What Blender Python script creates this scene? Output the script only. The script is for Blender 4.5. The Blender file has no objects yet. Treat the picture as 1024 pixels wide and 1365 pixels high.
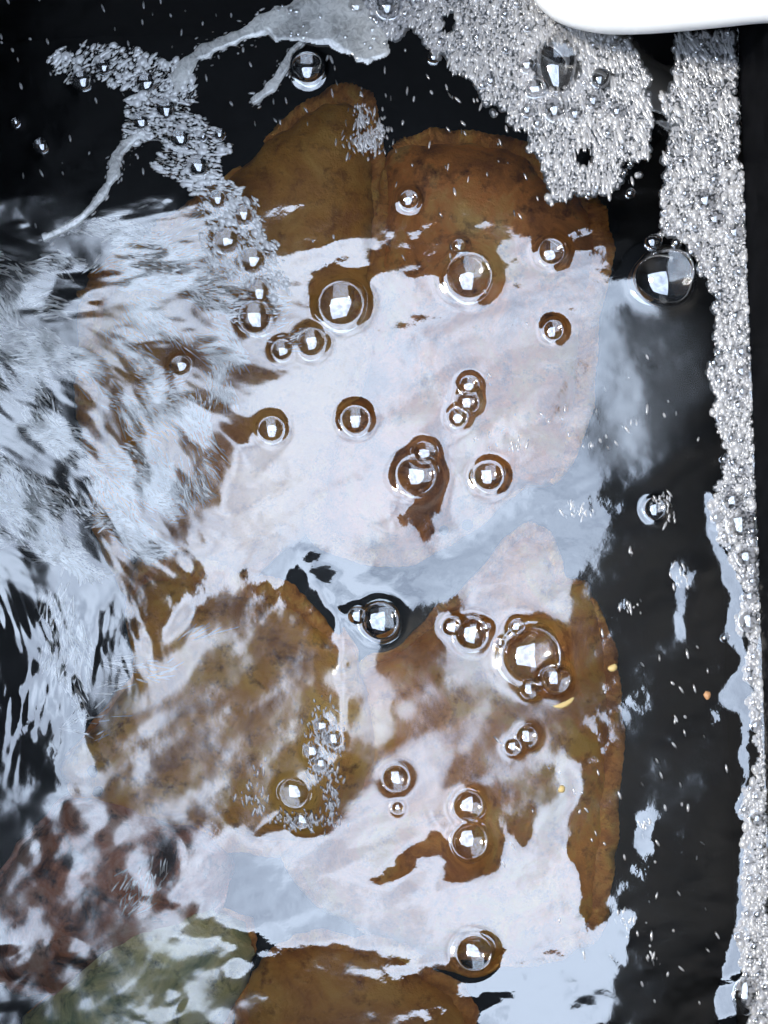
import bpy, math, random
import numpy as np

# ------------------------------------------------------------------ frame
S = 0.46 / 1024.0                 # metres per photograph pixel, measured on the water
H = 0.80                          # camera height above the water
RIM = 0.53                        # tank wall height above the water
DEPTH = 0.105                     # water depth
CAM = (0.0, -0.136)
ROT = math.radians(2.1)           # tank turned a little against the camera
U0, U1, V0, V1 = -690 * S, 496 * S, -913 * S, 735 * S     # inner faces of the tank
def W(px, py):                    # point of the water plane
    return ((px - 512.0) * S, (682.5 - py) * S)
def under(px, py, z):             # where a thing at depth -z stands that is seen through (px, py)
    x, y = W(px, py)
    k = -z / H / 1.33
    return (x + (x - CAM[0]) * k, y + (y - CAM[1]) * k)

sc = bpy.context.scene
COL = sc.collection
cam = bpy.data.cameras.new('camera')
cam_o = bpy.data.objects.new('camera', cam)
COL.objects.link(cam_o)
cam_o.location = (CAM[0], CAM[1], H)
FH = 1365 * S
cam.sensor_width = 36; cam.sensor_height = 36
cam.sensor_fit = 'AUTO'
cam.lens = 36 * H / FH
cam.shift_x = -CAM[0] / FH
cam.shift_y = -CAM[1] / FH
cam.clip_start = 0.01; cam.clip_end = 500
sc.camera = cam_o

SUN_EL, SUN_AZ = math.radians(56), math.radians(184)       # over the left wall
sun_dir = (math.cos(SUN_EL) * math.cos(SUN_AZ), math.cos(SUN_EL) * math.sin(SUN_AZ), math.sin(SUN_EL))
world = bpy.data.worlds.new('World'); sc.world = world
world.use_nodes = True
wn, wl = world.node_tree.nodes, world.node_tree.links
wn.clear()
sky = wn.new('ShaderNodeTexSky'); sky.sky_type = 'NISHITA'; sky.sun_disc = False
sky.sun_elevation = SUN_EL; sky.sun_rotation = math.pi / 2 - SUN_AZ
tc = wn.new('ShaderNodeTexCoord')
cn = wn.new('ShaderNodeTexNoise'); cn.inputs['Scale'].default_value = 4.2; cn.inputs['Detail'].default_value = 7
cn.inputs['Roughness'].default_value = 0.6; cn.inputs['Distortion'].default_value = 0.4
cr = wn.new('ShaderNodeValToRGB'); cr.color_ramp.elements[0].position = 0.34; cr.color_ramp.elements[1].position = 0.58; cr.color_ramp.elements[0].color = (0.38, 0.38, 0.38, 1)
mixc = wn.new('ShaderNodeMix'); mixc.data_type = 'RGBA'
mixc.inputs[7].default_value = (9.0, 10.7, 13.4, 1)       # cloud radiance, same unit as the sky node
bg = wn.new('ShaderNodeBackground'); bg.inputs['Strength'].default_value = 0.12
wo = wn.new('ShaderNodeOutputWorld')
cm = wn.new('ShaderNodeMapping'); cm.inputs['Location'].default_value = (3.1, 1.7, 0.4)
wl.new(tc.outputs['Generated'], cm.inputs['Vector']); wl.new(cm.outputs[0], cn.inputs['Vector'])
wl.new(cn.outputs['Fac'], cr.inputs['Fac'])
wl.new(cr.outputs['Color'], mixc.inputs[0])
wl.new(sky.outputs['Color'], mixc.inputs[6])
wl.new(mixc.outputs[2], bg.inputs['Color'])
wl.new(bg.outputs['Background'], wo.inputs['Surface'])
sl = bpy.data.lights.new('sun', 'SUN'); sl.energy = 1.3; sl.angle = math.radians(12); sl.color = (1.0, 0.95, 0.87)
sun = bpy.data.objects.new('sun', sl); COL.objects.link(sun)
from mathutils import Vector
sun.rotation_euler = Vector(sun_dir).to_track_quat('Z', 'Y').to_euler()
sun.location = (-1, 1, 3)
sc.view_settings.view_transform = 'Standard'
sc.view_settings.look = 'None'
sc.view_settings.gamma = 1
sc.view_settings.exposure = 1.6
sc.render.engine = 'CYCLES'
cy = sc.cycles
cy.use_denoising = True
cy.max_bounces = 12; cy.diffuse_bounces = 3; cy.glossy_bounces = 5; cy.transmission_bounces = 8
cy.transparent_max_bounces = 24
cy.caustics_reflective = True; cy.caustics_refractive = True
cy.blur_glossy = 0.5
cy.sample_clamp_indirect = 45.0

rng = np.random.default_rng(7)
random.seed(7)

# ------------------------------------------------------------------ materials
def mat(name):
    m = bpy.data.materials.new(name); m.use_nodes = True
    m.node_tree.nodes.clear()
    o = m.node_tree.nodes.new('ShaderNodeOutputMaterial')
    return m, m.node_tree.nodes, m.node_tree.links, o
def principled(name, color, rough=0.5, ior=1.45, noise=None, bump=None, spec=0.5):
    m, n, l, o = mat(name)
    p = n.new('ShaderNodeBsdfPrincipled')
    p.inputs['Base Color'].default_value = (*color, 1); p.inputs['Roughness'].default_value = rough
    p.inputs['Specular IOR Level'].default_value = spec
    l.new(p.outputs[0], o.inputs[0])
    t = n.new('ShaderNodeTexCoord')
    if noise:
        c2, scale, lo, hi = noise
        x = n.new('ShaderNodeTexNoise'); x.inputs['Scale'].default_value = scale; x.inputs['Detail'].default_value = 6
        r = n.new('ShaderNodeValToRGB'); r.color_ramp.elements[0].position = lo; r.color_ramp.elements[1].position = hi
        r.color_ramp.elements[0].color = (*color, 1); r.color_ramp.elements[1].color = (*c2, 1)
        l.new(t.outputs['Object'], x.inputs['Vector']); l.new(x.outputs['Fac'], r.inputs[0]); l.new(r.outputs[0], p.inputs['Base Color'])
    if bump:
        scale, dist = bump
        x = n.new('ShaderNodeTexNoise'); x.inputs['Scale'].default_value = scale; x.inputs['Detail'].default_value = 4
        b = n.new('ShaderNodeBump'); b.inputs['Distance'].default_value = dist; b.inputs['Strength'].default_value = 0.6
        l.new(t.outputs['Object'], x.inputs['Vector']); l.new(x.outputs['Fac'], b.inputs['Height']); l.new(b.outputs[0], p.inputs['Normal'])
    return m
M = {}
def tank_mat():
    m, n, l, o = mat('black_plastic')
    t = n.new('ShaderNodeTexCoord'); x = n.new('ShaderNodeTexNoise'); x.inputs['Scale'].default_value = 55; x.inputs['Detail'].default_value = 6
    r = n.new('ShaderNodeValToRGB'); r.color_ramp.elements[0].position = 0.42; r.color_ramp.elements[1].position = 0.75
    r.color_ramp.elements[0].color = (0.0018, 0.002, 0.0027, 1); r.color_ramp.elements[1].color = (0.005, 0.0053, 0.0066, 1)
    b = n.new('ShaderNodeBump'); b.inputs['Distance'].default_value = 0.0008; b.inputs['Strength'].default_value = 0.6
    d = n.new('ShaderNodeBsdfDiffuse'); g = n.new('ShaderNodeBsdfGlossy'); g.inputs['Roughness'].default_value = 0.35
    mx = n.new('ShaderNodeMixShader'); mx.inputs[0].default_value = 0.014
    l.new(t.outputs['Object'], x.inputs['Vector']); l.new(x.outputs['Fac'], r.inputs[0]); l.new(r.outputs[0], d.inputs['Color'])
    l.new(x.outputs['Fac'], b.inputs['Height']); l.new(b.outputs[0], d.inputs['Normal']); l.new(b.outputs[0], g.inputs['Normal'])
    l.new(d.outputs[0], mx.inputs[1]); l.new(g.outputs[0], mx.inputs[2]); l.new(mx.outputs[0], o.inputs[0])
    return m
M['tank'] = tank_mat()
M['deck'] = principled('grey_deck', (0.16, 0.17, 0.17), 0.6, noise=((0.24, 0.24, 0.23), 9, 0.3, 0.7), bump=(90, 0.002))
M['hose'] = principled('white_hose_plastic', (0.86, 0.86, 0.84), 0.3, noise=((0.80, 0.80, 0.78), 18, 0.4, 0.7))
M['clamp'] = principled('grey_clamp', (0.4, 0.4, 0.42), 0.35)

def water_mat():
    m, n, l, o = mat('clear_water')
    f = n.new('ShaderNodeFresnel'); f.inputs['IOR'].default_value = 2.75
    g = n.new('ShaderNodeBsdfGlossy'); g.inputs['Roughness'].default_value = 0.03
    r = n.new('ShaderNodeBsdfRefraction'); r.inputs['IOR'].default_value = 1.30; r.inputs['Roughness'].default_value = 0.0
    r.inputs['Color'].default_value = (0.97, 0.985, 0.97, 1)
    x = n.new('ShaderNodeMixShader')
    l.new(f.outputs[0], x.inputs[0]); l.new(r.outputs[0], x.inputs[1]); l.new(g.outputs[0], x.inputs[2])
    l.new(x.outputs[0], o.inputs[0])
    t = n.new('ShaderNodeTexCoord'); nz = n.new('ShaderNodeTexNoise'); nz.inputs['Scale'].default_value = 130; nz.inputs['Detail'].default_value = 3
    b = n.new('ShaderNodeBump'); b.inputs['Distance'].default_value = 0.0004; b.inputs['Strength'].default_value = 0.25
    l.new(t.outputs['Object'], nz.inputs['Vector']); l.new(nz.outputs['Fac'], b.inputs['Height'])
    l.new(b.outputs[0], g.inputs['Normal'])
    rz = n.new('ShaderNodeTexNoise'); rz.inputs['Scale'].default_value = 22; rz.inputs['Detail'].default_value = 3
    mr = n.new('ShaderNodeMapRange'); mr.inputs['From Min'].default_value = 0.38; mr.inputs['From Max'].default_value = 0.68
    mr.inputs['To Min'].default_value = 0.03; mr.inputs['To Max'].default_value = 0.10
    l.new(t.outputs['Object'], rz.inputs['Vector']); l.new(rz.outputs['Fac'], mr.inputs['Value']); 
    at = n.new('ShaderNodeAttribute'); at.attribute_name = 'micro_ripple'
    ad = n.new('ShaderNodeMath'); ad.operation = 'ADD'
    l.new(mr.outputs[0], ad.inputs[0]); l.new(at.outputs['Fac'], ad.inputs[1]); l.new(ad.outputs[0], g.inputs['Roughness'])
    return m
M['water'] = water_mat()

def bubble_mat(name, lo, hi, tint=(0.97, 0.98, 1.0)):
    m, n, l, o = mat(name)
    w = n.new('ShaderNodeLayerWeight'); w.inputs['Blend'].default_value = 0.5
    mp = n.new('ShaderNodeMapRange'); mp.interpolation_type = 'SMOOTHSTEP'
    mp.inputs['From Min'].default_value = 0.45; mp.inputs['From Max'].default_value = 1.0
    mp.inputs['To Min'].default_value = lo; mp.inputs['To Max'].default_value = hi
    g = n.new('ShaderNodeBsdfGlossy'); g.inputs['Roughness'].default_value = 0.03
    g.inputs['Color'].default_value = (*tint, 1)
    t = n.new('ShaderNodeBsdfTransparent')
    x = n.new('ShaderNodeMixShader')
    l.new(w.outputs['Facing'], mp.inputs['Value']); l.new(mp.outputs[0], x.inputs[0])
    l.new(t.outputs[0], x.inputs[1]); l.new(g.outputs[0], x.inputs[2]); l.new(x.outputs[0], o.inputs[0])
    return m
M['pale_bubble'] = bubble_mat('pale_bubble_film', 0.24, 0.8)
M['bubble'] = bubble_mat('bubble_film', 0.27, 0.55)

def foam_mat(name, color, opacity, spec=0.25, transl=0.35):
    m, n, l, o = mat(name)
    d = n.new('ShaderNodeBsdfDiffuse'); d.inputs['Color'].default_value = (*color, 1)
    tl = n.new('ShaderNodeBsdfTranslucent'); tl.inputs['Color'].default_value = (*color, 1)
    mx = n.new('ShaderNodeMixShader'); mx.inputs[0].default_value = transl
    g = n.new('ShaderNodeBsdfGlossy'); g.inputs['Roughness'].default_value = 0.15
    mg = n.new('ShaderNodeMixShader'); mg.inputs[0].default_value = spec
    t = n.new('ShaderNodeBsdfTransparent'); mt = n.new('ShaderNodeMixShader'); mt.inputs[0].default_value = opacity
    l.new(d.outputs[0], mx.inputs[1]); l.new(tl.outputs[0], mx.inputs[2])
    l.new(mx.outputs[0], mg.inputs[1]); l.new(g.outputs[0], mg.inputs[2])
    l.new(t.outputs[0], mt.inputs[1]); l.new(mg.outputs[0], mt.inputs[2]); l.new(mt.outputs[0], o.inputs[0])
    return m
M['foam'] = foam_mat('white_foam', (0.80, 0.79, 0.79), 0.52, 0.27, 0.3)
M['clump'] = foam_mat('clump_foam', (0.92, 0.91, 0.90), 0.75, 0.18, 0.3)
M['bed'] = foam_mat('foam_bed', (0.44, 0.44, 0.46), 0.9, 0.05, 0.3)
M['froth'] = foam_mat('thin_froth', (0.94, 0.94, 0.93), 0.62, 0.2)
def film_mat():
    m = foam_mat('foam_film', (0.90, 0.89, 0.85), 0.7, 0.15)
    n, l = m.node_tree.nodes, m.node_tree.links
    mt = [q for q in n if q.type == 'OUTPUT_MATERIAL'][0].inputs[0].links[0].from_node
    t = n.new('ShaderNodeTexCoord'); x = n.new('ShaderNodeTexNoise'); x.inputs['Scale'].default_value = 260; x.inputs['Detail'].default_value = 5; x.inputs['Distortion'].default_value = 1.2
    y = n.new('ShaderNodeTexNoise'); y.inputs['Scale'].default_value = 45; y.inputs['Detail'].default_value = 4
    a = n.new('ShaderNodeMath'); a.operation = 'ADD'
    r = n.new('ShaderNodeMapRange'); r.inputs['From Min'].default_value = 0.75; r.inputs['From Max'].default_value = 1.2
    r.inputs['To Min'].default_value = 0.35; r.inputs['To Max'].default_value = 0.95
    l.new(t.outputs['Object'], x.inputs['Vector']); l.new(t.outputs['Object'], y.inputs['Vector'])
    l.new(x.outputs['Fac'], a.inputs[0]); l.new(y.outputs['Fac'], a.inputs[1]); l.new(a.outputs[0], r.inputs['Value']); l.new(r.outputs[0], mt.inputs[0])
    return m
M['film'] = film_mat()
M['crumb'] = principled('pale_crumb', (0.50, 0.36, 0.14), 0.5)
M['crumb2'] = principled('orange_crumb', (0.42, 0.22, 0.10), 0.5)

def skin_mat(name, c0, c1, c2, dark, scale=28):
    m, n, l, o = mat(name)
    p = n.new('ShaderNodeBsdfPrincipled'); p.inputs['Roughness'].default_value = 0.45
    t = n.new('ShaderNodeTexCoord')
    a = n.new('ShaderNodeTexNoise'); a.inputs['Scale'].default_value = scale; a.inputs['Detail'].default_value = 8; a.inputs['Roughness'].default_value = 0.62
    a.inputs['Distortion'].default_value = 0.6
    r = n.new('ShaderNodeValToRGB')
    e = r.color_ramp.elements; e[0].position = 0.36; e[0].color = (*c0, 1); e[1].position = 0.64; e[1].color = (*c2, 1)
    k = r.color_ramp.elements.new(0.5); k.color = (*c1, 1)
    v = n.new('ShaderNodeTexNoise'); v.inputs['Scale'].default_value = scale * 3.1; v.inputs['Detail'].default_value = 5; v.inputs['Roughness'].default_value = 0.7
    r2 = n.new('ShaderNodeValToRGB'); r2.color_ramp.elements[0].position = 0.52; r2.color_ramp.elements[1].position = 0.70
    mx = n.new('ShaderNodeMix'); mx.data_type = 'RGBA'; mx.inputs[7].default_value = (*dark, 1)
    b = n.new('ShaderNodeBump'); b.inputs['Distance'].default_value = 0.003; b.inputs['Strength'].default_value = 0.8
    l.new(t.outputs['Object'], a.inputs['Vector']); l.new(t.outputs['Object'], v.inputs['Vector'])
    l.new(a.outputs['Fac'], r.inputs[0]); l.new(v.outputs['Fac'], r2.inputs[0])
    l.new(r2.outputs[0], mx.inputs[0]); l.new(r.outputs[0], mx.inputs[6]); l.new(mx.outputs[2], p.inputs['Base Color'])
    l.new(v.outputs['Fac'], b.inputs['Height']); l.new(b.outputs[0], p.inputs['Normal'])
    l.new(p.outputs[0], o.inputs[0])
    return m
M['olive'] = skin_mat('olive_brown_skin', (0.525, 0.198, 0.036), (0.740, 0.329, 0.056), (0.865, 0.448, 0.093), (0.339, 0.118, 0.021))
M['amber'] = skin_mat('amber_brown_skin', (0.356, 0.121, 0.031), (0.903, 0.333, 0.074), (0.950, 0.564, 0.167), (0.119, 0.040, 0.015), 20)
M['tawny'] = skin_mat('tawny_brown_skin', (0.648, 0.217, 0.036), (0.950, 0.375, 0.062), (0.950, 0.532, 0.093), (0.432, 0.133, 0.025))
M['dark'] = skin_mat('dark_brown_skin', (0.463, 0.184, 0.036), (0.833, 0.382, 0.062), (0.950, 0.540, 0.093), (0.232, 0.093, 0.021))
M['rose'] = skin_mat('reddish_mottled_skin', (0.05, 0.035, 0.04), (0.62, 0.24, 0.13), (0.8, 0.5, 0.38), (0.078, 0.060, 0.063), 34)
M['green'] = skin_mat('pale_green_skin', (0.18, 0.26, 0.13), (0.85, 0.78, 0.36), (0.95, 0.90, 0.62), (0.078, 0.108, 0.063), 22)
M['fin'] = skin_mat('fin_skin', (0.525, 0.194, 0.041), (0.833, 0.351, 0.072), (0.950, 0.544, 0.123), (0.401, 0.133, 0.031), 60)
M['eye'] = principled('dark_eye', (0.01, 0.01, 0.01), 0.15)

# ------------------------------------------------------------------ helpers
def link_mesh(name, verts, faces, material, parent=None, smooth=True):
    me = bpy.data.meshes.new(name)
    me.from_pydata([tuple(map(float, v)) for v in verts], [], [tuple(map(int, f)) for f in faces])
    if smooth: me.polygons.foreach_set('use_smooth', [True] * len(me.polygons))
    me.materials.append(material); me.update()
    ob = bpy.data.objects.new(name, me); COL.objects.link(ob)
    if parent: ob.parent = parent
    return ob
def quick_mesh(name, V, Q, material, parent=None):
    """V (n,3) array, Q (m,k) array of equal polygons."""
    me = bpy.data.meshes.new(name)
    k = Q.shape[1]
    me.vertices.add(len(V)); me.vertices.foreach_set('co', np.ascontiguousarray(V, dtype=np.float32).ravel())
    me.loops.add(Q.size); me.loops.foreach_set('vertex_index', np.ascontiguousarray(Q, dtype=np.int32).ravel())
    me.polygons.add(len(Q)); me.polygons.foreach_set('loop_start', np.arange(0, Q.size, k, dtype=np.int32))
    me.update(calc_edges=True); me.validate()
    me.polygons.foreach_set('use_smooth', np.ones(len(me.polygons), dtype=bool))
    me.materials.append(material)
    ob = bpy.data.objects.new(name, me); COL.objects.link(ob)
    if parent: ob.parent = parent
    return ob
def tag(o, label, cat, group=None):
    o['label'] = label; o['category'] = cat
    if group: o['group'] = group
    return o
def empty(name, loc=(0, 0, 0), rz=0):
    e = bpy.data.objects.new(name, None); COL.objects.link(e); e.location = loc; e.rotation_euler.z = rz
    e.empty_display_size = 0.05
    return e
def inside(poly, X, Y):
    r = np.zeros(X.shape, bool); n = len(poly); j = n - 1
    for i in range(n):
        xi, yi = poly[i]; xj, yj = poly[j]
        if yi != yj:
            c = ((yi > Y) != (yj > Y)) & (X < (xj - xi) * (Y - yi) / (yj - yi) + xi)
            r ^= c
        j = i
    return r
def near_line(pts, X, Y):
    """distance to a polyline and its position along it (0..1)"""
    d = np.full(X.shape, 1e9); n = len(pts) - 1; tt = np.zeros(X.shape)
    for i in range(n):
        (ax, ay), (bx, by) = pts[i], pts[i + 1]
        dx, dy = bx - ax, by - ay
        t = np.clip(((X - ax) * dx + (Y - ay) * dy) / (dx * dx + dy * dy), 0, 1)
        q = np.hypot(X - ax - t * dx, Y - ay - t * dy)
        m = q < d; d[m] = q[m]; tt[m] = (i + t[m]) / n
    return d, tt

# ------------------------------------------------------------------ the tank
def slab(c0, c1):
    x0, y0, z0 = c0; x1, y1, z1 = c1
    return ([(x0, y0, z0), (x1, y0, z0), (x1, y1, z0), (x0, y1, z0), (x0, y0, z1), (x1, y0, z1), (x1, y1, z1), (x0, y1, z1)],
            [(0, 3, 2, 1), (4, 5, 6, 7), (0, 1, 5, 4), (1, 2, 6, 5), (2, 3, 7, 6), (3, 0, 4, 7)])
def bevelled(name, c0, c1, material, parent, w=0.003):
    v, f = slab(c0, c1)
    o = link_mesh(name, v, f, material, parent, smooth=False)
    b = o.modifiers.new('bevel', 'BEVEL'); b.width = w; b.segments = 3
    return o
deck = link_mesh('deck', [(-40, -40, -DEPTH - 0.022), (40, -40, -DEPTH - 0.022), (40, 40, -DEPTH - 0.022), (-40, 40, -DEPTH - 0.022)], [(0, 1, 2, 3)], M['deck'])
deck['kind'] = 'structure'
tank = empty('fish_tank', (0, 0, -DEPTH - 0.02), ROT)
tag(tank, 'deep black plastic fish tank holding the bubbling water and the fish', 'tank')
Z0, Z1, TH = 0.0, RIM + DEPTH + 0.02, 0.014
bevelled('tank_floor', (U0 - TH, V0 - TH, Z0), (U1 + TH, V1 + TH, Z0 + 0.018), M['tank'], tank)
bevelled('side_wall', (U1, V0 - TH, Z0 + 0.0185), (U1 + TH, V1 + TH, Z1), M['tank'], tank)
bevelled('side_wall', (U0 - TH, V0 - TH, Z0 + 0.0185), (U0, V1 + TH, Z1), M['tank'], tank)
bevelled('end_wall', (U0 + 0.0003, V1, Z0 + 0.0185), (U1 - 0.0003, V1 + TH, Z1 - 0.001), M['tank'], tank)
bevelled('end_wall', (U0 + 0.0003, V0 - TH, Z0 + 0.0185), (U1 - 0.0003, V0, Z1 - 0.001), M['tank'], tank)

# ------------------------------------------------------------------ bubbles seen in the photograph: (px, py, radius px, kind)
BUB = [
 # in the open water
 (455, 405, 30, 'o'), (625, 368, 31, 'o'), (612, 328, 9, 'o'), (555, 634, 27, 'o'), (566, 604, 15, 'o'), (652, 634, 20, 'o'),
 (474, 560, 19, 'o'), (362, 573, 17, 'o'), (340, 422, 22, 'o'), (415, 456, 19, 'o'), (376, 466, 14, 'o'),
 (626, 514, 13, 'o'), (624, 536, 15, 'o'), (611, 556, 13, 'o'), (735, 336, 17, 'o'), (738, 440, 13, 'o'),
 (507, 830, 25, 'o'), (477, 824, 12, 'o'), (629, 845, 22, 'o'), (603, 836, 13, 'o'), (648, 836, 7, 'o'),
 (709, 875, 40, 'o'), (741, 905, 20, 'o'), (706, 919, 12, 'o'), (689, 836, 10, 'o'), (667, 858, 6, 'o'),
 (703, 982, 14, 'o'), (684, 995, 11, 'o'), (394, 1056, 20, 'o'), (403, 1092, 12, 'o'), (528, 1037, 18, 'o'), (530, 1076, 8, 'o'),
 (624, 1074, 20, 'o'), (626, 1121, 24, 'o'), (632, 1270, 24, 'o'), (545, 266, 12, 'o'), (240, 487, 13, 'o'),
 (430, 968, 11, 'o'), (446, 985, 12, 'o'), (418, 1002, 11, 'o'), (429, 1018, 10, 'o'),
 (874, 678, 14, 'o'), (410, 90, 21, 'o'), (578, 75, 8, 'o'),
 # top foam
 (476, 10, 12, 't'), (516, 9, 16, 't'), (742, 88, 34, 't'), (715, 118, 14, 't'), (740, 144, 16, 't'), (704, 87, 11, 't'),
 (768, 152, 11, 't'), (704, 147, 9, 't'), (792, 134, 12, 't'), (703, 37, 6, 't'), (675, 67, 5, 't'), (717, 165, 7, 't'),
 (655, 107, 7, 't'), (824, 148, 9, 't'), (840, 258, 6, 't'), (800, 105, 13, 't'),
 # foam strip along the wall
 (886, 370, 40, 's'), (942, 266, 14, 's'), (954, 292, 12, 's'), (981, 309, 11, 's'), (914, 293, 7, 's'), (932, 326, 7, 's'),
 (953, 359, 7, 's'), (960, 392, 6, 's'), (981, 421, 6, 's'), (990, 469, 9, 's'), (990, 495, 10, 's'), (990, 522, 7, 's'),
 (871, 324, 11, 's'), (902, 324, 7, 's'), (986, 362, 7, 's'), (977, 668, 14, 's'), (997, 699, 20, 's'), (997, 743, 14, 's'),
 (1000, 795, 10, 's'), (1003, 775, 7, 's'), (998, 828, 14, 's'), (1011, 722, 7, 's'), (974, 730, 6, 's'), (1004, 762, 6, 's'),
 (1014, 708, 6, 's'), (1008, 967, 8, 's'), (1010, 1092, 11, 's'), (994, 1326, 18, 's'), (914, 258, 6, 's'), (985, 540, 6, 's'),
 (965, 612, 6, 's'), (952, 240, 8, 's'), (965, 218, 7, 's'), (955, 120, 7, 's'), (957, 78, 8, 's'), (967, 850, 6, 's'), (955, 690, 7, 's'),
 # upper left froth
 (110, 107, 14, 'l'), (138, 88, 11, 'l'), (195, 111, 14, 'l'), (221, 145, 15, 'l'), (240, 184, 13, 'l'), (293, 180, 8, 'l'),
 (271, 182, 6, 'l'), (187, 162, 12, 'l'), (22, 164, 6, 'l'), (290, 265, 12, 'l'), (264, 221, 13, 'l'), (325, 286, 13, 'l'),
 (302, 320, 17, 'l'), (337, 346, 17, 'l'), (345, 388, 15, 'l'), (55, 195, 10, 'l'),
]
STRIP = [(905, 45), (978, 42), (986, 200), (1000, 300), (1008, 420), (1012, 560), (1016, 690), (1020, 860), (1022, 1000), (1026, 1200), (1032, 1400),
         (985, 1400), (1000, 1340), (985, 1310), (988, 1260), (992, 1180), (993, 1110), (990, 1085), (1004, 1040), (1008, 1000), (1003, 960), (1000, 900), (995, 855), (984, 845), (982, 815), (995, 790), (985, 770),
         (974, 745), (962, 715), (950, 690), (948, 668), (962, 650), (972, 640), (968, 610), (958, 580), (950, 520), (948, 470), (956, 425), (950, 395), (930, 340), (905, 315), (880, 312), (885, 260), (886, 200), (890, 150), (898, 90)]
TOPF = [(470, -10), (480, 20), (520, 55), (545, 35), (565, 55), (580, 75), (600, 82), (622, 100), (645, 120), (660, 150), (680, 165), (715, 178), (705, 192), (722, 215),
        (728, 262), (745, 272), (775, 260), (805, 258), (835, 240), (862, 215), (872, 170), (868, 120), (845, 75), (828, 40), (810, 20), (700, -15)]
ULF = [(60, 70), (110, 62), (180, 64), (225, 85), (260, 95), (265, 130), (250, 150), (290, 170), (310, 200), (290, 225), (320, 250), (345, 290), (370, 340), (388, 380), (360, 400), (310, 370),
       (270, 330), (270, 270), (230, 235), (200, 220), (215, 190), (165, 190), (160, 150), (180, 120), (150, 122), (130, 100), (100, 115), (70, 95)]
ULF2 = [(150, 275), (240, 275), (270, 290), (330, 350), (380, 400), (440, 440), (430, 480), (380, 480), (330, 440), (240, 400), (160, 390), (80, 370), (60, 330), (110, 315)]
LEFTW = [(-60, 440), (60, 445), (130, 470), (150, 560), (180, 620), (240, 650), (230, 700), (190, 760), (150, 770), (90, 760), (40, 770), (-60, 740)]
LEFTM = [(150, 420), (260, 390), (330, 400), (330, 480), (320, 560), (300, 640), (240, 690), (190, 640), (160, 560), (140, 480)]

# ------------------------------------------------------------------ water surface
GS = 2.0
gx = np.arange(-196, 1084 + 1, GS); gy = np.arange(-130, 1650 + 1, GS)
NX, NY = len(gx), len(gy)
PX, PY = np.meshgrid(gx, gy)                     # picture-style axes: x right, y down
def fft_noise(lx, ly, theta, seed, shape=(NY, NX), step=GS):
    """gaussian noise with correlation lengths lx along theta and ly across it (px, y down), std 1"""
    r = np.random.default_rng(seed).standard_normal(shape)
    kx = np.fft.fftfreq(shape[1], step) * 2 * np.pi; ky = np.fft.fftfreq(shape[0], step) * 2 * np.pi
    KX, KY = np.meshgrid(kx, ky)
    a = KX * math.cos(theta) + KY * math.sin(theta); b = -KX * math.sin(theta) + KY * math.cos(theta)
    f = np.exp(-0.5 * ((a * lx) ** 2 + (b * ly) ** 2) * 0.25)
    o = np.fft.ifft2(np.fft.fft2(r) * f).real
    return o / o.std()
def blur(a, s, step=GS):
    kx = np.fft.fftfreq(a.shape[1], step) * 2 * np.pi; ky = np.fft.fftfreq(a.shape[0], step) * 2 * np.pi
    KX, KY = np.meshgrid(kx, ky)
    return np.fft.ifft2(np.fft.fft2(a) * np.exp(-0.5 * (KX ** 2 + KY ** 2) * s * s)).real

# where the surface leans so that the open sky (+1) or the black wall (-1) mirrors in it; 0 leaves it level
warp1, warp2 = fft_noise(26, 26, 0, 11), fft_noise(26, 26, 0, 12)
warp3, warp4 = fft_noise(9, 9, 0, 13), fft_noise(9, 9, 0, 14)
QX = PX + warp1 * 7 + warp3 * 2.5; QY = PY + warp2 * 7 + warp4 * 2.5
T = np.zeros(PX.shape, np.int8)
def lit(poly, v):
    T[inside(poly, QX, QY)] = v
lit([(385, 350), (440, 330), (495, 322), (498, 368), (600, 366), (650, 372), (660, 320), (690, 312), (715, 345), (745, 352), (790, 330), (815, 390), (818, 440), (800, 520), (765, 600),
     (770, 690), (755, 770), (720, 770), (640, 780), (560, 790), (520, 860), (470, 850), (430, 790), (350, 760), (250, 760), (250, 700), (300, 620), (330, 560), (320, 480), (390, 470), (400, 420)], 1)
lit([(810, 420), (838, 480), (862, 540), (850, 590), (815, 560), (800, 500)], 1)
lit([(230, 1120), (330, 1105), (440, 1108), (480, 1050), (560, 1055), (590, 1140), (640, 1180), (700, 1135), (740, 1150), (800, 1250), (808, 1340), (740, 1400), (620, 1335), (590, 1285), (500, 1265), (400, 1240), (290, 1220), (240, 1180)], 1)
# mottled zones, half sky half fish
mott = fft_noise(74, 30, -0.6, 21) + 0.22 * fft_noise(14, 12, 0, 22)
for poly, th in (([(480, 860), (560, 800), (660, 800), (760, 850), (760, 960), (745, 1100), (700, 1130), (600, 1040), (500, 1050), (480, 950)], 0.3),
                 ([(120, 830), (200, 780), (330, 770), (430, 800), (480, 880), (500, 960), (440, 1080), (330, 1110), (200, 1110), (120, 1060)], 1.15),
                 ([(-200, 1040), (60, 1050), (200, 1080), (240, 1140), (260, 1200), (330, 1250), (330, 1420), (-200, 1420)], 1.7)):
    m = inside(poly, QX, QY)
    T[m] = np.where(mott[m] > th, 1, -1)
for poly, th, sd, ang in ((LEFTW, -1.0, 231, 0.65), (LEFTM, -0.75, 232, 0.75), (ULF2, -0.4, 233, 0.14)):
    m = inside(poly, QX, QY); nz_ = fft_noise(60, 22, ang, sd)
    T[m] = np.where(nz_[m] > th, 1, -1)
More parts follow.
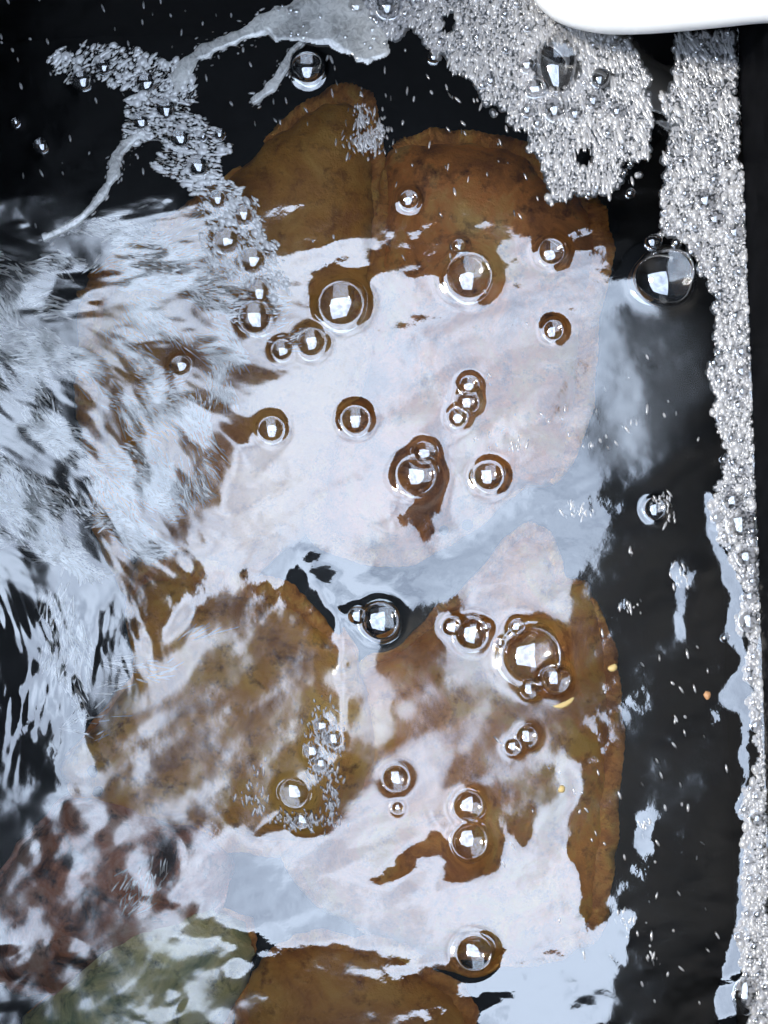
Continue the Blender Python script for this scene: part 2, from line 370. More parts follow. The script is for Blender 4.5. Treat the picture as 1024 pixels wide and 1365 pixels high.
# fish windows that stay clear of sky
for poly in ([(480, 330), (500, 350), (560, 362), (610, 364), (600, 340)],
             [(560, 590), (590, 600), (600, 680), (570, 720), (535, 690), (550, 650)],
             [(170, 760), (215, 690), (250, 700), (270, 760), (330, 770), (300, 800), (200, 850), (130, 850)],
             [(300, 590), (335, 545), (345, 560), (310, 640), (280, 680), (270, 640)],
             [(190, 960), (330, 930), (420, 900), (470, 940), (480, 1040), (450, 1095), (380, 1105), (330, 1060), (250, 1080), (200, 1050)],
             [(760, 785), (800, 770), (830, 900), (825, 1150), (805, 1230), (780, 1210), (760, 1130), (770, 1000), (740, 950), (770, 880)],
             [(580, 1070), (625, 1045), (665, 1065), (672, 1120), (640, 1168), (600, 1160), (578, 1115)],
             [(500, 1175), (540, 1130), (565, 1125), (560, 1160), (510, 1190)],
             [(340, 1255), (480, 1275), (580, 1290), (630, 1370), (300, 1400)]):
    lit(poly, -1)
lit([(-200, 750), (60, 760), (75, 860), (60, 960), (100, 990), (50, 1060), (-200, 1100)], -1)
lit([(255, 850), (300, 845), (320, 860), (270, 885), (220, 925), (205, 910)], 1)
lit([(210, 835), (270, 805), (275, 815), (230, 850)], 1)
lit([(440, 840), (460, 825), (500, 860), (522, 930), (508, 992), (480, 965), (468, 900)], 1)
lit([(358, 768), (398, 760), (428, 785), (440, 812), (402, 800)], -1)
# the dark water beside the wall, with its few sky flecks
lit([(828, 610), (965, 590), (985, 860), (1000, 1000), (990, 1380), (830, 1380)], -1)
lit([(790, 50), (905, 50), (895, 300), (840, 345), (800, 325)], -1)
lit([(893, 790), (904, 760), (916, 752), (914, 795), (917, 830), (906, 846), (896, 822)], 1)
lit([(846, 1095), (866, 1093), (876, 1135), (842, 1140)], 1)
lit([(800, 1215), (840, 1208), (842, 1240), (815, 1262), (800, 1250)], 1)
for pts, w0, w1 in (([(944, 664), (952, 715), (972, 765), (984, 800), (978, 850)], 7, 11), ([(984, 850), (995, 890), (998, 950), (990, 1000), (998, 1030), (985, 1082)], 4, 6),
                    ([(968, 930), (990, 900), (996, 960)], 9, 9), ([(994, 1115), (996, 1200), (986, 1260), (966, 1330), (975, 1385)], 6, 15)):
    d, t = near_line(pts, PX, PY)
    T[d < w0 + (w1 - w0) * t] = 1

# lean the surface: alternate between the wanted mirror direction and the nearest real height field
c, s = math.cos(ROT), math.sin(ROT)
wx = (PX - 512) * S; wy = (682.5 - PY) * S
pu, pv = c * wx + s * wy, -s * wx + c * wy                      # tank axes
cu, cv = c * CAM[0] + s * CAM[1], -s * CAM[0] + c * CAM[1]
ru, rv = (pu - cu) / H, (pv - cv) / H
kx = np.fft.fftfreq(NX, GS * S) * 2 * np.pi; ky = -np.fft.fftfreq(NY, GS * S) * 2 * np.pi
KX, KY = np.meshgrid(kx, ky); K2 = KX ** 2 + KY ** 2; K2[0, 0] = 1
LOW = np.exp(-0.5 * K2 * (2.6 * S) ** 2) * (K2 / (K2 + (2 * math.pi / 1.2) ** 2))
MB, MD = 0.03, 0.035
br, dk = T == 1, T == -1
nx = np.zeros(PX.shape); ny = np.zeros(PX.shape)
for it in range(26):
    nu, nv = c * nx + s * ny, -s * nx + c * ny
    eu, ev = pu + RIM * (ru + 2 * nu), pv + RIM * (rv + 2 * nv)
    tu, tv = eu.copy(), ev.copy()
    tu[br] = np.clip(eu[br], U0 + MB, U1 - MB); tv[br] = np.clip(ev[br], V0 + MB, V1 - MB)
    dl, dr, db, dt = eu - (U0 - MD), (U1 + MD) - eu, ev - (V0 - MD), (V1 + MD) - ev
    ins = dk & (dl > 0) & (dr > 0) & (db > 0) & (dt > 0)
    which = np.argmin(np.stack([dl, dr, db, dt]), 0)
    tu[ins & (which == 0)] = U0 - MD; tu[ins & (which == 1)] = U1 + MD
    tv[ins & (which == 2)] = V0 - MD; tv[ins & (which == 3)] = V1 + MD
    nu += (tu - eu) / (2 * RIM); nv += (tv - ev) / (2 * RIM)
    mag = np.hypot(nu, nv); q = np.minimum(1, 0.42 / np.maximum(mag, 1e-6)); nu *= q; nv *= q
    nx, ny = c * nu - s * nv, s * nu + c * nv
    Fh = -1j * (KX * np.fft.fft2(-nx) + KY * np.fft.fft2(-ny)) / K2
    Fh[0, 0] = 0
    Fh *= LOW
    nx = -np.fft.ifft2(1j * KX * Fh).real; ny = -np.fft.ifft2(1j * KY * Fh).real
HGT = np.fft.ifft2(Fh).real
print('lean heights', HGT.min(), HGT.max())

# ripples, chop on the left, raised rims round the bubbles
def soft(poly, s):
    return np.clip(blur(inside(poly, PX, PY).astype(float), s), 0, 1)
HGT = blur(HGT, 2.2)
HGT += fft_noise(44, 20, -0.4, 31) * 0.00013 + fft_noise(11, 9, 0.2, 32) * 0.000022
chopA = soft([(-200, 270), (150, 260), (300, 290), (400, 400), (430, 500), (330, 520), (250, 480), (-200, 480)], 18)
chopB = soft([(-200, 430), (200, 430), (330, 480), (320, 620), (250, 760), (150, 800), (-200, 790)], 22)
chopC = soft([(-200, 760), (180, 780), (220, 900), (130, 960), (60, 1040), (-200, 1060)], 20)
chopD = soft([(-200, 1040), (230, 1060), (290, 1200), (330, 1365), (300, 1500), (-200, 1500)], 22)
def gust(seed, lo=0.25):            # patchy strength of the chop
    g_ = fft_noise(55, 40, 0.4, seed)
    return lo + (1 - lo) * np.clip(0.5 + 0.55 * g_, 0, 1.3)
def curl(lx, ly, th, seed, amp=0.5):
    a_, b_ = fft_noise(lx, ly, th - 0.22, seed), fft_noise(lx, ly, th + 0.25, seed + 500)
    w_ = np.clip(0.5 + 0.8 * fft_noise(70, 50, 0, seed + 900), 0, 1)
    return a_ * w_ + b_ * (1 - w_)
HGT += chopA * gust(331) * (curl(22, 6, 0.12, 33) * 0.00010 + curl(34, 15, 0.1, 34) * 0.00026 + fft_noise(75, 40, 0.1, 334) * 0.0007)
HGT += chopB * gust(332) * (curl(22, 6, 0.75, 35) * 0.00010 + curl(32, 15, 0.7, 36) * 0.00024 + fft_noise(70, 40, 0.7, 335) * 0.0007)
HGT += chopC * gust(333, 0.1) * (curl(30, 5, 1.45, 37) * 0.00012 + curl(44, 15, 1.3, 38) * 0.00025 + fft_noise(60, 40, 1.3, 336) * 0.0005)
HGT += chopD * gust(337) * (curl(16, 8, -0.5, 39) * 0.00012 + fft_noise(30, 24, 0, 40) * 0.0008)
mid = soft([(480, 880), (760, 800), (760, 1100), (600, 1080), (480, 1100), (100, 1100), (120, 900), (300, 780)], 20)
HGT += mid * (fft_noise(40, 18, -0.5, 41) * 0.00009)
for bx, by, br_, k in BUB:
    if k not in 'ol' and br_ < 30: continue
    sel = (abs(PX - bx) < br_ * 4) & (abs(PY - by) < br_ * 4)
    d = np.hypot(PX[sel] - bx, PY[sel] - by)
    HGT[sel] += 0.20 * br_ * S * np.exp(-np.clip(d - br_ * 0.9, 0, None) ** 2 / (0.33 * br_ + 2) ** 2) * (0.9 if k == 'o' else 0.4)
    HGT[sel] -= (0.30 if k == 'o' else 0.2) * br_ * S * np.clip(1 - (d / (0.93 * br_)) ** 2, 0, 1)
# edge climb at the wall
dw = (U1 - pu) / S
HGT += 0.0005 * np.exp(-np.clip(dw, 0, None) / 5.0)

def hz(px, py):
    i = int(round((px - gx[0]) / GS)); j = int(round((py - gy[0]) / GS))
    return float(HGT[min(max(j, 0), NY - 1), min(max(i, 0), NX - 1)])
def hza(px, py):
    i = np.clip(np.round((px - gx[0]) / GS).astype(int), 0, NX - 1); j = np.clip(np.round((py - gy[0]) / GS).astype(int), 0, NY - 1)
    return HGT[j, i]

V = np.stack([wx.ravel(), wy.ravel(), HGT.ravel()], 1)
idx = np.arange(NX * NY).reshape(NY, NX)
Q = np.stack([idx[:-1, :-1], idx[1:, :-1], idx[1:, 1:], idx[:-1, 1:]], -1).reshape(-1, 4)
e = 0.006
ok = ((pu > U0 - e) & (pu < U1 + e) & (pv > V0 - e) & (pv < V1 + e)).ravel()
Q = Q[ok[Q].all(1)]
used = np.unique(Q); remap = -np.ones(len(V), int); remap[used] = np.arange(len(used))
water = quick_mesh('water', V[used], remap[Q], M['water'])
water['kind'] = 'structure'
micro = np.clip(0.105 * mid + 0.20 * soft([(815, 405), (950, 415), (946, 540), (880, 610), (800, 640), (775, 560)], 22) + 0.12 * (chopA + chopB) + 0.02 * chopC + 0.11 * chopD, 0, 0.22).ravel()[used]
att = water.data.attributes.new('micro_ripple', 'FLOAT', 'POINT'); att.data.foreach_set('value', micro.astype(np.float32))

# ------------------------------------------------------------------ fish
def flatfish(name, outline, axis, top, thick, skin, label, group, eyes=None, fin=0.13, tail=None, seed=0):
    """outline and axis in picture pixels at depth; body, fringe fins, tail, eyes."""
    r = random.Random(seed)
    zc = top - thick
    pts = [Vector(under(x, y, top - thick * 0.6)) for x, y in outline]
    a0, a1 = (Vector(under(x, y, top - thick * 0.6)) for x, y in axis)
    # resample the outline smoothly (closed Catmull-Rom)
    n = len(pts); P = []
    for i in range(n):
        p0, p1, p2, p3 = pts[i - 1], pts[i], pts[(i + 1) % n], pts[(i + 2) % n]
        for k in range(8):
            t = k / 8
            P.append(0.5 * ((2 * p1) + (p2 - p0) * t + (2 * p0 - 5 * p1 + 4 * p2 - p3) * t * t + (3 * p1 - p0 - 3 * p2 + p3) * t ** 3))
    ph = [r.uniform(0, 6.28) for _ in range(4)]
    for i in range(len(P)):
        t = 2 * math.pi * i / len(P)
        o_ = 0.0014 * math.sin(7 * t + ph[0]) + 0.0011 * math.sin(13 * t + ph[1]) + 0.0007 * math.sin(29 * t + ph[2]) + r.uniform(-0.0003, 0.0003)
        P[i] = P[i] + (P[i] - (a0 + a1) / 2).normalized() * o_
    N = len(P); ax = a1 - a0
    A = [a0 + ax * min(max((p - a0).dot(ax) / ax.length_squared, 0), 1) for p in P]
    cen = (a0 + a1) / 2
    root = empty(name, (cen.x, cen.y, zc)); tag(root, label, 'fish', group)
    rings = [1.0, 0.97, 0.9, 0.8, 0.66, 0.5, 0.34, 0.18, 0.06]
    bs = 1 - fin
    verts, faces = [], []
    for s_ in rings:
        for p, a in zip(P, A):
            q = a + (p - a) * bs * s_
            verts.append((q.x - cen.x, q.y - cen.y, thick * (1 - s_ ** 2.2) ** 0.6))
    for s_ in rings[1:]:
        for p, a in zip(P, A):
            q = a + (p - a) * bs * s_
            verts.append((q.x - cen.x, q.y - cen.y, -0.25 * thick * (1 - s_ ** 2.2) ** 0.6))
    R = len(rings)
    for k in range(R - 1):
        for i in range(N):
            j = (i + 1) % N
            faces.append((k * N + i, k * N + j, (k + 1) * N + j, (k + 1) * N + i))
    for k in range(R - 1):
        for i in range(N):
            j = (i + 1) % N
            lo0 = (R + k - 1) * N if k else 0
            lo1 = (R + k) * N
            faces.append((lo0 + j, lo0 + i, lo1 + i, lo1 + j))
    for base, flip in ((8 * N, False), ((2 * R - 2) * N, True)):      # join the two sides along the back
        z_ = thick if not flip else -0.25 * thick
        k0 = len(verts)
        for a in A: verts.append((a.x - cen.x, a.y - cen.y, z_))
        for i in range(N):
            j = (i + 1) % N
            q = (base + i, base + j, k0 + j, k0 + i)
            faces.append(q[::-1] if flip else q)
    body = link_mesh('body', verts, faces, skin, root)
    # fringe fins: two strips, rays stand proud
    half = N // 2
    for a_, b_ in ((2, half - 2), (half + 2, N - 2)):
        v, f = [], []
        ids = list(range(a_, b_ + 1))
        sub = []
        for i in ids[:-1]:
            for t in (0, 0.25, 0.5, 0.75):
                p = P[i].lerp(P[i + 1], t); a = A[i].lerp(A[i + 1], t); sub.append((p, a))
        m = len(sub)
        for q_, (p, a) in enumerate(sub):
            e_ = min(1, q_ / (0.12 * m), (m - 1 - q_) / (0.12 * m))
            ray = 0.0009 * (q_ % 4 == 0)
            wob = 0.0035 * math.sin(q_ * 0.19 + seed)
            for w_, s_ in enumerate((bs - 0.03, bs + (1 - bs) * 0.5 * e_, bs + (1 - bs) * e_ * (1 - 0.035 * (q_ % 4 == 2) - 0.03 * r.random()))):
                x = a + (p - a) * s_
                v.append((x.x - cen.x, x.y - cen.y, 0.003 + ray + wob * w_ * 0.5))
        for q_ in range(m - 1):
            for w_ in range(2):
                f.append((q_ * 3 + w_, q_ * 3 + w_ + 1, (q_ + 1) * 3 + w_ + 1, (q_ + 1) * 3 + w_))
        fo = link_mesh('fringe_fin', v, f, M['fin'] if skin.name != 'reddish_mottled_skin' else skin, root)
        so = fo.modifiers.new('thickness', 'SOLIDIFY'); so.thickness = 0.0008
    if tail:
        (tx, ty), (dx, dy), size = tail
        b = Vector(under(tx, ty, top - thick)); d = Vector((dx, -dy)).normalized(); nrm = Vector((-d.y, d.x))
        v, f = [], []
        for i in range(25):
            u = -1 + 2 * i / 24
            for w_ in range(3):
                t = w_ / 2
                x = b + nrm * u * size * (0.35 + 0.65 * t) + d * size * t * (1.25 - 0.25 * u * u)
                v.append((x.x - cen.x, x.y - cen.y, 0.004 + 0.0009 * (i % 3 == 0)))
        for i in range(24):
            for w_ in range(2):
                f.append((i * 3 + w_, i * 3 + w_ + 1, i * 3 + w_ + 4, i * 3 + w_ + 3))
        to = link_mesh('tail_fin', v, f, M['fin'], root)
        so = to.modifiers.new('thickness', 'SOLIDIFY'); so.thickness = 0.001
    for ex, ey in eyes or ():
        b = Vector(under(ex, ey, top))
        u, f = dome_template(12, 4)
        v = [(b.x - cen.x + p[0] * 0.004, b.y - cen.y + p[1] * 0.004, thick * 0.8 + p[2] * 0.004) for p in u]
        link_mesh('eye', v, f, M['eye'], root)
    return root

def dome_template(seg, rings, lift=1.0):
    v = []; f = []
    for k in range(rings):
        a = (math.pi / 2) * k / rings
        for i in range(seg):
            b = 2 * math.pi * i / seg
            v.append((math.cos(a) * math.cos(b), math.cos(a) * math.sin(b), math.sin(a) * lift))
    v.append((0, 0, lift))
    for k in range(rings - 1):
        for i in range(seg):
            j = (i + 1) % seg
            f.append((k * seg + i, k * seg + j, (k + 1) * seg + j, (k + 1) * seg + i))
    for i in range(seg):
        f.append(((rings - 1) * seg + i, (rings - 1) * seg + (i + 1) % seg, rings * seg))
    return v, f

FG = 'flatfish piled on the tank floor'
FL = -DEPTH + 0.002
flatfish('flatfish', [(330, 190), (375, 150), (430, 118), (480, 112), (512, 165), (515, 260), (520, 360), (540, 480), (500, 620), (420, 740), (310, 800), (200, 820), (130, 720), (108, 560), (98, 430), (112, 375), (180, 305), (245, 262)],
         ((390, 280), (280, 620)), FL + 0.026, 0.024, M['olive'], 'olive-brown flatfish with smooth plain skin below the foamy rope of froth', FG, eyes=((215, 745), (180, 735)), seed=1)
flatfish('flatfish', [(496, 188), (548, 172), (620, 170), (690, 183), (745, 232), (802, 262), (816, 320), (806, 420), (794, 540), (768, 635), (700, 668), (620, 718), (540, 752), (440, 752), (405, 690), (425, 600), (465, 500), (488, 400), (494, 280)],
         ((640, 300), (590, 600)), FL + 0.034, 0.022, M['amber'], 'amber-brown flatfish with dark blotches, partly under the patch of foam below the hose', FG, eyes=((625, 700), (590, 708)), seed=2)
flatfish('flatfish', [(800, 768), (820, 840), (831, 900), (829, 1000), (827, 1100), (821, 1170), (804, 1240), (765, 1275), (700, 1292), (600, 1290), (480, 1265), (390, 1200), (365, 1100), (400, 980), (450, 900), (535, 850), (585, 800), (650, 745), (705, 694), (742, 720), (765, 762)],
         ((660, 880), (600, 1140)), FL + 0.036, 0.025, M['tawny'], 'tawny flatfish whose fin edge runs along the dark water beside the foam strip', FG, fin=0.10, seed=3)
flatfish('flatfish', [(60, 1035), (125, 955), (180, 880), (165, 800), (200, 735), (290, 745), (390, 780), (470, 845), (505, 940), (505, 1040), (465, 1110), (380, 1140), (280, 1135), (200, 1130), (120, 1105)],
         ((200, 960), (400, 980)), FL + 0.044, 0.022, M['dark'], 'golden-brown flatfish under the swirling ripples with a pointed fin corner', FG, eyes=((120, 1030), (128, 1055)), seed=4)
flatfish('flatfish', [(325, 1275), (420, 1245), (520, 1255), (600, 1300), (645, 1370), (620, 1460), (500, 1510), (380, 1490), (315, 1400)],
         ((440, 1350), (520, 1420)), FL + 0.052, 0.020, M['olive'], 'brown flatfish below the pale reflection, mostly out of view', FG, seed=5)
flatfish('rockfish', [(-30, 1225), (20, 1130), (80, 1060), (150, 1050), (220, 1085), (300, 1120), (310, 1190), (250, 1245), (160, 1275), (70, 1330), (0, 1320)],
         ((80, 1190), (220, 1165)), FL + 0.050, 0.030, M['rose'], 'reddish mottled fish blurred under the choppy water', None, fin=0.08, eyes=((80, 1165),), seed=6)
flatfish('pale_fish', [(20, 1370), (90, 1290), (170, 1225), (260, 1195), (330, 1230), (345, 1290), (280, 1400), (180, 1460), (80, 1470), (20, 1430)],
         ((120, 1360), (250, 1270)), FL + 0.040, 0.026, M['green'], 'pale yellow-green fish next to the reddish mottled one', None, fin=0.08, seed=7)

# ------------------------------------------------------------------ foam made of little domes
def domes(name, P, R, El, Th, material, zoff=0.0, seg=8, rings=3, flat=0.8, kind='stuff', parent=None):
    """P (n,2) px, R px, El elongation, Th direction (y down)"""
    tv, tf = dome_template(seg, rings)
    tv = np.array(tv); n = len(P)
    tri = np.array([(q[0], q[1], q[2]) for q in tf] + [(q[0], q[2], q[3]) for q in tf if len(q) == 4])
    x = tv[None, :, 0] * (R * El)[:, None] * S; y = tv[None, :, 1] * R[:, None] * S
    ct, st = np.cos(-Th)[:, None], np.sin(-Th)[:, None]
    X = (P[:, 0, None] - 512) * S + x * ct - y * st
    Y = (682.5 - P[:, 1, None]) * S + x * st + y * ct
    zb = hza(P[:, 0], P[:, 1])[:, None] + zoff - 0.0003
    Z = zb + tv[None, :, 2] * R[:, None] * S * flat
    Vv = np.stack([X, Y, Z], -1).reshape(-1, 3)
    Qq = (tri[None] + (np.arange(n) * len(tv))[:, None, None]).reshape(-1, 3)
    o = quick_mesh(name, Vv, Qq, material, parent)
    if kind: o['kind'] = kind
    return o
def scatter(poly, step, jit, seed, rough=4.0, clear=()):
    """jittered points in a polygon with a ragged edge, kept off the given bubbles"""
    r = np.random.default_rng(seed)
    xs = [p[0] for p in poly]; ys = [p[1] for p in poly]
    X, Y = np.meshgrid(np.arange(min(xs) - 8, max(xs) + 8, step), np.arange(min(ys) - 8, max(ys) + 8, step * 0.87))
    X = X + (np.arange(X.shape[0]) % 2)[:, None] * step / 2
    X = (X + r.normal(0, jit * step, X.shape)).ravel(); Y = (Y + r.normal(0, jit * step, Y.shape)).ravel()
    i = np.clip(np.round((X - gx[0]) / GS).astype(int), 0, NX - 1); j = np.clip(np.round((Y - gy[0]) / GS).astype(int), 0, NY - 1)
    ok_ = inside(poly, X + warp3[j, i] * rough, Y + warp4[j, i] * rough)
    for bx, by, b, _ in clear: ok_ &= np.hypot(X - bx, Y - by) > b * 0.97
    return np.stack([X[ok_], Y[ok_]], 1)
def keep_in_tank(P, margin=3.0):
    x = (P[:, 0] - 512) * S; y = (682.5 - P[:, 1]) * S
    return P[(c * x + s * y) < U1 - margin * S]

# foam strip: extra countable bubbles first
extra = []
cand = keep_in_tank(scatter(STRIP, 15, 0.33, 51, clear=BUB), 8)
rr = np.random.default_rng(52)
for (x, y) in cand:
    p = 0.5 if y < 620 else 0.8
    if y < 190: p = 0.22
    if rr.random() < p and all(math.hypot(x - b[0], y - b[1]) > b[2] + 5.5 for b in BUB + extra):
        extra.append((float(x), float(y), float(rr.uniform(4.2, 6.2)), 's'))
for (x, y) in scatter(TOPF, 24, 0.35, 53, clear=BUB):
    if rr.random() < 0.3 and all(math.hypot(x - b[0], y - b[1]) > b[2] + 5.5 for b in BUB + extra):
        extra.append((float(x), float(y), float(rr.uniform(4.0, 5.6)), 't'))
extra = extra[:170]
ALL = BUB + extra
print('bubbles', len(ALL))

def foam_layer(name, poly, step, seed, theta, elong, label, material=M['foam'], rmul=1.0, holes=(), base=True, flat=0.7):
    P = scatter(poly, step, 0.28, seed, clear=[(b[0], b[1], b[2] * 0.95, 0) for b in ALL if b[2] > 4] + [(h[0], h[1], h[2], 0) for h in holes])
    P = keep_in_tank(P, 1.0)
    r = np.random.default_rng(seed + 1)
    El = elong(P, r); Th = theta(P, r)
    R = step * np.clip(r.lognormal(-0.50, 0.55, len(P)), 0.25, 2.4) * rmul / El ** 0.55
    o = domes(name, P, R, El, Th, material, seg=7, rings=2, flat=flat)
    tag(o, label, 'foam')
    if base:
        B = keep_in_tank(scatter(poly, 4.6, 0.25, seed + 2, clear=[(b[0], b[1], b[2] * 1.0 + 2, 0) for b in ALL if b[2] > 24] + [(h[0], h[1], h[2] + 2, 0) for h in holes]), 4.0)
        ob = domes('foam_bed', B, np.full(len(B), 5.2), np.full(len(B), 1.0), np.zeros(len(B)), M['bed'], zoff=-0.0001, seg=7, rings=2, flat=0.2, parent=o)
    return o
def th_top(P, r):
    return np.pi / 2 + 0.35 * np.clip((P[:, 0] - 700) / 150, -1, 1) * np.where(P[:, 1] < 190, 1, 0.4) * -1 + r.normal(0, 0.12, len(P))
foam_layer('foam', TOPF, 3.0, 61, th_top, lambda P, r: np.where(r.random(len(P)) < 0.22, r.uniform(1.0, 1.4, len(P)), r.uniform(2.0, 5.0, len(P))), 'patch of streaky white foam hanging below the white hose',
           holes=((778, 210, 12), (803, 105, 16), (842, 224, 12), (838, 232, 9), (600, 25, 9), (597, 38, 7)))
foam_layer('foam', STRIP, 3.0, 63, lambda P, r: np.pi / 2 + r.normal(0, 0.25, len(P)) + np.where(P[:, 1] < 230, -0.35, 0), lambda P, r: np.where(P[:, 1] < 230, r.uniform(1.8, 5.0, len(P)), r.uniform(1.0, 1.7, len(P))),
           'long strip of white foam lying against the tank wall')
foam_layer('foam', ULF, 3.2, 65, lambda P, r: np.where(P[:, 1] < 130, -0.75, np.where(P[:, 1] < 260, 0.1, 0.8)) + r.normal(0, 0.2, len(P)), lambda P, r: np.where(r.random(len(P)) < 0.45, r.uniform(1.0, 1.5, len(P)), r.uniform(1.6, 5.0, len(P))),
           'ragged clump of froth and bubbles strung down from the foam rope', M['clump'], rmul=0.9, base=False)

def streaks(name, poly, n, seed, theta, lo, hi, wlo, whi, label, material=M['froth'], dens=None):
    r = np.random.default_rng(seed)
    xs = [p[0] for p in poly]; ys = [p[1] for p in poly]
    X = r.uniform(min(xs), max(xs), n * 3); Y = r.uniform(min(ys), max(ys), n * 3)
    i = np.clip(np.round((X - gx[0]) / GS).astype(int), 0, NX - 1); j = np.clip(np.round((Y - gy[0]) / GS).astype(int), 0, NY - 1)
    ok_ = inside(poly, X + warp1[j, i] * 12, Y + warp2[j, i] * 12)
    if dens is not None: ok_ &= dens[j, i] > r.normal(0, 0.5, len(X))
    for b in BUB: ok_ &= np.hypot(X - b[0], Y - b[1]) > b[2]
    P = np.stack([X[ok_], Y[ok_]], 1)[:n]
    Rr = r.uniform(wlo, whi, len(P)); L = r.uniform(lo, hi, len(P)) * r.uniform(0.4, 1, len(P))
    o = domes(name, P, Rr, np.maximum(L / Rr / 2, 1), theta + r.normal(0, 0.22, len(P)) + 0.35 * warp1[np.clip(np.round((P[:, 1] - gy[0]) / GS).astype(int), 0, NY - 1), np.clip(np.round((P[:, 0] - gx[0]) / GS).astype(int), 0, NX - 1)], material, seg=8, rings=2, flat=0.5)
    tag(o, label, 'froth')
    return o
d1 = fft_noise(70, 24, 0.15, 71); d2 = fft_noise(60, 26, 0.75, 72); d3 = fft_noise(60, 22, 1.45, 73)
streaks('froth', ULF2, 3200, 81, 0.14, 6, 34, 0.5, 1.7, 'streaky froth drawn out sideways over the olive fish', dens=d1)
streaks('froth', LEFTW, 6000, 82, 0.62, 6, 34, 0.5, 1.7, 'broad churned white froth welling up away from the foam strip', dens=d2)
streaks('froth', LEFTM, 2600, 83, 0.75, 6, 34, 0.5, 1.6, 'feathery froth streaks slanting between the churned froth and the smooth water', dens=d2)
streaks('froth', [(50, 760), (110, 770), (120, 850), (110, 960), (80, 960), (60, 880)], 200, 84, 1.42, 14, 44, 0.8, 1.8, 'thin upright froth streaks beside the dark churned water', dens=d3)
streaks('froth', [(-40, 330), (60, 330), (90, 380), (60, 440), (-40, 460)], 260, 85, 0.4, 14, 44, 0.8, 1.8, 'wispy froth at the end of the foam rope', dens=d1)
streaks('froth', [(190, 860), (300, 830), (310, 860), (240, 890), (200, 960), (100, 990), (80, 970)], 160, 86, -0.5, 18, 50, 0.7, 1.6, 'curved pale ripples of froth over the golden-brown fish', dens=d1)
streaks('froth', [(150, 1180), (220, 1150), (240, 1180), (200, 1215), (150, 1215)], 60, 87, -0.9, 14, 34, 0.8, 1.8, 'short slanted froth streaks beside the reddish fish')
# flecks
def flecks(name, spots, seed, label, th=1.45):
    r = np.random.default_rng(seed); P = []; R = []
    for x, y, rx, ry, n in spots:
        P += [(r.normal(x, rx), r.normal(y, ry)) for _ in range(n)]
    P = np.array(P); Rr = r.uniform(1.0, 2.2, len(P))
    o = domes(name, P, Rr, r.uniform(1.2, 4.0, len(P)), th + r.normal(0, 0.3, len(P)), M['foam'], seg=8, rings=2, flat=0.6)
    return tag(o, label, 'froth')
flecks('froth', [(432, 985, 13, 21, 190), (425, 1020, 10, 14, 90), (345, 1070, 12, 8, 34), (400, 1092, 24, 6, 110), (442, 1065, 6, 20, 80), (340, 1040, 8, 12, 14)], 91, 'crusty ring of froth bits above the golden-brown fish')
flecks('froth', [(484, 158, 8, 12, 70), (488, 190, 13, 9, 140), (506, 172, 7, 7, 50)], 92, 'small torn lump of froth between the two upper fish')
flecks('froth', [(880, 670, 9, 7, 30), (895, 690, 6, 4, 10), (842, 808, 8, 5, 12), (840, 735, 4, 4, 6), (907, 770, 6, 8, 16), (860, 1100, 6, 5, 10), (830, 1225, 5, 9, 14), (870, 1280, 5, 7, 8),
                 (770, 680, 10, 6, 24), (690, 590, 8, 4, 8), (655, 500, 4, 3, 4), (800, 590, 10, 5, 10)], 93, 'loose white froth bits floating on the dark water beside the wall foam')
flecks('froth', [(x, y, 60, 50, 14) for x, y in ((870, 560), (880, 900), (890, 1020), (890, 1150), (870, 1250), (600, 130), (560, 110), (450, 110), (330, 110), (650, 210), (200, 50), (100, 200), (60, 30), (250, 40), (560, 280), (700, 560), (760, 1060))], 94,
       'fine specks of froth scattered across the open water', 1.3)

# ------------------------------------------------------------------ foam films: thin skins with rounded edges
def ribbon(name, pts, widths, label, seed):
    r = np.random.default_rng(seed)
    n = len(pts); C = []; Wd = []
    for i in range(n - 1):
        p0, p1, p2, p3 = (np.array(pts[max(min(k, n - 1), 0)], float) for k in (i - 1, i, i + 1, i + 2))
        for k in range(8):
            t = k / 8
            C.append(0.5 * (2 * p1 + (p2 - p0) * t + (2 * p0 - 5 * p1 + 4 * p2 - p3) * t * t + (3 * p1 - p0 - 3 * p2 + p3) * t ** 3))
            Wd.append(widths[i] * (1 - t) + widths[i + 1] * t)
    C = np.array(C); Wd = np.array(Wd) * (1 + 0.25 * np.convolve(r.normal(0, 1, len(C)), np.ones(3) / 3, 'same'))
    Tn = np.gradient(C, axis=0); Tn /= np.linalg.norm(Tn, axis=1)[:, None]; Nn = np.stack([-Tn[:, 1], Tn[:, 0]], 1)
    v, f = [], []
    prof = [(-1, 0.0), (-0.8, 0.7), (-0.3, 0.8), (0.3, 0.9), (0.8, 1.0), (1, 0.0)]
    for k in range(len(C)):
        for u, z in prof:
            q = C[k] + Nn[k] * u * Wd[k] + r.normal(0, 0.25, 2)
            x, y = W(*q)
            v.append((x, y, hz(*q) + 0.0001 + z * 0.0016))
    m = len(prof)
    for k in range(len(C) - 1):
        for u in range(m - 1):
            f.append((k * m + u, k * m + u + 1, (k + 1) * m + u + 1, (k + 1) * m + u))
    rope = tag(link_mesh(name, v, f, M['film'], None), label, 'foam')
    k_ = r.integers(0, len(C), len(C) * 5)
    Pq = C[k_] + Nn[k_] * (Wd[k_] * r.normal(0, 0.75, len(k_)))[:, None] + r.normal(0, 2, (len(k_), 2))
    domes('froth_fringe', Pq, r.uniform(0.7, 1.9, len(k_)), r.uniform(1, 3, len(k_)), np.arctan2(Tn[k_, 1], Tn[k_, 0]) + r.normal(0, 0.3, len(k_)), M['foam'], seg=6, rings=2, flat=0.6, parent=rope)
    return rope
